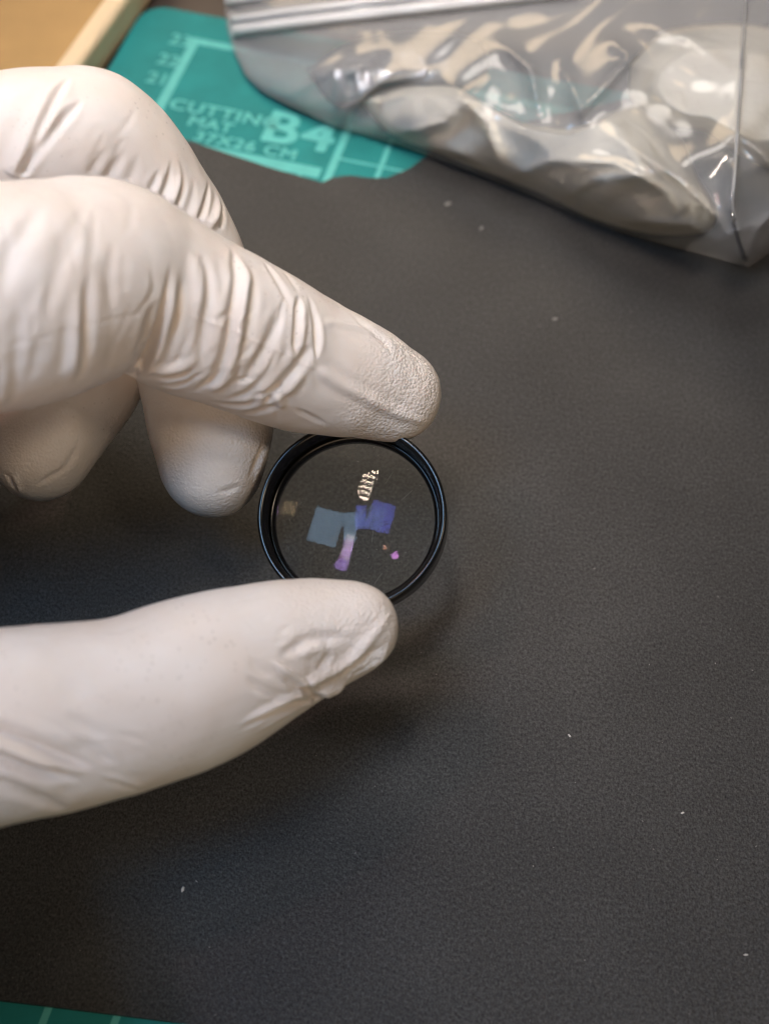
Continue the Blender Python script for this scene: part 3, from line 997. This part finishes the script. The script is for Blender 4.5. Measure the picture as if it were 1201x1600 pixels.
bag = empty('zip_bag', at_z(800, 200, 0))
tag(bag, 'clear plastic zip bag, crumpled and bulging, at the top right of the sheet', 'bag')
FV, FF = [], []
for i in range(NU + 1):
    u = i / NU
    bx, by = b_at(u)
    tx = T_px[0][0] + (T_px[1][0] - T_px[0][0]) * u
    ty = T_px[0][1] + (T_px[1][1] - T_px[0][1]) * u
    for j in range(NVv + 1):
        w = (j / NVv) ** 1.5
        x, y = bx + (tx - bx) * w, by + (ty - by) * w
        FV.append(at_z(x, y, film_z(x, y)))
for i in range(NU):
    for j in range(NVv):
        a = i * (NVv + 1) + j
        FF.append((a, a + NVv + 1, a + NVv + 2, a + 1))
film = build('film', FV, FF, M_FILM, bag)
# lower film, flat on the sheet
FV = [at_z(x, y, 0.35) for x, y in B_px] + [at_z(1340, -240, 0.35), at_z(340, -70, 0.35)]
build('back_film', FV, [tuple(range(len(FV)))], M_FILM, bag, smooth=False)


def film_point(x, y, lift):
    return at_z(x, y, film_z(x, y) + lift)


def film_bar(line, width_px, lift, thick, name, mat, parent):
    """A raised strip following the film; line = [(px,py)...]."""
    c = catmull(line, 8)
    VV, FFc = [], []
    for k, (x, y) in enumerate(c):
        t = c[min(k + 1, len(c) - 1)] - c[max(k - 1, 0)]
        t = t / np.linalg.norm(t)
        nn = np.array([-t[1], t[0]]) * width_px / 2
        p0 = film_point(x - nn[0], y - nn[1], lift); p1 = film_point(x + nn[0], y + nn[1], lift)
        upv = np.array([0, 0, thick])
        VV += [p0, p0 + upv, (p0 + p1) / 2 + upv * 1.35, p1 + upv, p1]
    for k in range(len(c) - 1):
        for q in range(5):
            r = (q + 1) % 5
            FFc.append((k * 5 + q, k * 5 + r, (k + 1) * 5 + r, (k + 1) * 5 + q))
    FFc.append((4, 3, 2, 1, 0)); n0 = (len(c) - 1) * 5
    FFc.append(tuple(n0 + q for q in range(5)))
    return build(name, VV, FFc, mat, parent)


zs = film_bar([(360, 42), (470, 27), (600, 12), (740, -4), (900, -22), (1100, -45)], 36, 0.4, 0.5, 'zip_strip', M_ZIP, bag)
film_bar([(361, 34), (470, 19), (600, 4), (740, -12), (900, -30)], 7, 1.0, 1.0, 'zip_ridge', M_ZIP, zs)
film_bar([(363, 52), (470, 38), (600, 23), (740, 7), (900, -11)], 11, 1.0, 1.2, 'zip_ridge', M_ZIP, zs)
film_bar([(352, 3), (470, -12), (600, -27), (740, -43)], 10, 1.0, 0.8, 'zip_ridge', M_ZIP, zs)
film_bar([(1168, -40), (1160, 60), (1155, 140), (1149, 230), (1144, 330), (1152, 375), (1164, 408)], 5, 0.5, 0.5, 'side_seam', M_SEAM, bag)


def lump(name, outline_px, zbase, height, mat, seed, label, cat, rough=1.0, steep=60.0):
    """A crumpled wad: domed top over an outline, flat underside."""
    oc = catmull(outline_px + [outline_px[0]], 8)[:-1]
    c = oc.mean(0)
    n, rings_ = len(oc), 26
    VV = []
    P2 = []
    for r in range(rings_ + 1):
        k = 1 - r / rings_
        for q in oc:
            P2.append(c + (q - c) * max(k, 0.01))
    P2 = np.array(P2)
    dist = np.repeat(np.linspace(0, 1, rings_ + 1), n)
    hh = height * np.sin(np.minimum(dist * 1.25, 1) * math.pi / 2) ** 0.9
    Q = np.column_stack([P2 * 0.1, np.full(len(P2), seed * 3.7)])
    fold = np.abs(wob(Q, 9, seed)) * 3.6 + np.abs(wob(Q, 4.2, seed + 1)) * 1.5
    hh = hh - rough * fold * np.minimum(1, dist * 4) * 0.55
    VV = [at_z(x, y, max(0.4, min(zbase + max(0.2, h), film_z(x, y) - 1.3))) for (x, y), h in zip(P2, hh)]
    FFc = []
    for r in range(rings_):
        for k in range(n):
            j = (k + 1) % n
            FFc.append((r * n + k, r * n + j, (r + 1) * n + j, (r + 1) * n + k))
    FFc.append(tuple(range(rings_ * n, rings_ * n + n)))
    FFc.append(tuple(range(n - 1, -1, -1)))
    o = build(name, VV, FFc, mat)
    tag(o, label, cat)
    return o


lump('foam_wrap', [(556, 150), (620, 128), (700, 132), (760, 165), (820, 192), (900, 200), (960, 175), (1010, 165), (1060, 215), (1090, 280), (1118, 330), (1100, 362), (1020, 366), (930, 342), (840, 300), (760, 268), (690, 240), (610, 208)],
     0.8, 30, M_FOAM, 3, 'crumpled cream foam wrap lying lengthwise along the lower side of the clear bag', 'foam wrap', rough=0.45)
lump('foam_wrap', [(985, 100), (1035, 52), (1120, 38), (1200, 44), (1290, 80), (1290, 220), (1215, 262), (1150, 238), (1100, 205), (1040, 195), (985, 155)],
     0.8, 38, M_FOAM, 8, 'rounded pale cream wad in the upper right corner of the clear bag', 'foam wrap', rough=0.4)
lump('silver_pouch', [(480, 110), (540, 70), (640, 50), (740, 62), (760, 110), (700, 140), (600, 140), (530, 165)],
     0.8, 11, M_POUCH, 14, 'silver grey foil pouch inside the zip end of the clear bag', 'pouch')

# ------------------------------------------------------------------ lint and dust on the sheet
bm = bmesh.new()
bmesh.ops.create_icosphere(bm, subdivisions=2, radius=1.0)
for vt in bm.verts:
    vt.co *= 1 + 0.35 * math.sin(vt.co.x * 5 + vt.co.y * 7) * math.cos(vt.co.z * 6 + vt.co.x * 3)
lint_me = bpy.data.meshes.new('lint'); bm.to_mesh(lint_me); bm.free(); lint_me.materials.append(M_LINT)
lint_dim = lint_me.copy(); lint_dim.materials.clear(); lint_dim.materials.append(M_DUST)


def lint(px, py, rx, ry, rz, ang, label, dim=False):
    p = at_z(px, py, rz * 0.6)
    o = bpy.data.objects.new('lint_speck', lint_dim if dim else lint_me); col.objects.link(o)
    o.location = Vector(p * MM); o.scale = (rx * MM, ry * MM, rz * MM); o.rotation_euler = (0, 0, ang)
    tag(o, label, 'lint', 'lint specks on the black sheet')


lint(286, 1389, 0.45, 0.22, 0.2, 1.3, 'white speck of lint below the thumb, brightest on the sheet')
lint(700, 318, 0.75, 0.4, 0.25, 0.5, 'pale fleck of lint just below the middle of the clear bag', True)
lint(752, 356, 0.5, 0.3, 0.2, 1.0, 'small blurred fleck below the bag, right of the larger pale fleck', True)
lint(867, 498, 0.55, 0.3, 0.2, 0.4, 'pale fleck of lint on the open sheet midway between bag and lens height', True)
lint(889, 1149, 0.33, 0.14, 0.15, 2.2, 'tiny white splinter of lint right of and below the thumb tip')
lint(1165, 1492, 0.36, 0.12, 0.12, 0.0, 'tiny white fibre near the bottom right corner of the sheet')
lint(1066, 1270, 0.3, 0.15, 0.14, 0.3, 'tiny pale speck at the lower right above the corner fibre')
# fine uncountable dust
DV, DF = [], []
for k in range(420):
    x, y = rng.uniform(-20, 1220), rng.uniform(330, 1610)
    p = at_z(x, y, 0.01)
    s = 0.025 + 0.085 * rng.random() ** 4
    an = rng.uniform(0, 6.28)
    ex = rng.uniform(1, 2.6)
    dx = np.array([math.cos(an), math.sin(an), 0]) * s * ex
    dy = np.array([-math.sin(an), math.cos(an), 0]) * s
    o = len(DV)
    DV += [p - dx, p - dy, p + dx, p + dy, p + np.array([0, 0, s])]
    DF += [(o, o + 1, o + 4), (o + 1, o + 2, o + 4), (o + 2, o + 3, o + 4), (o + 3, o, o + 4)]
dust = build('dust', DV, DF, M_DUST, smooth=False)
tag(dust, 'fine pale dust scattered over the black sheet', 'dust', kind='stuff')
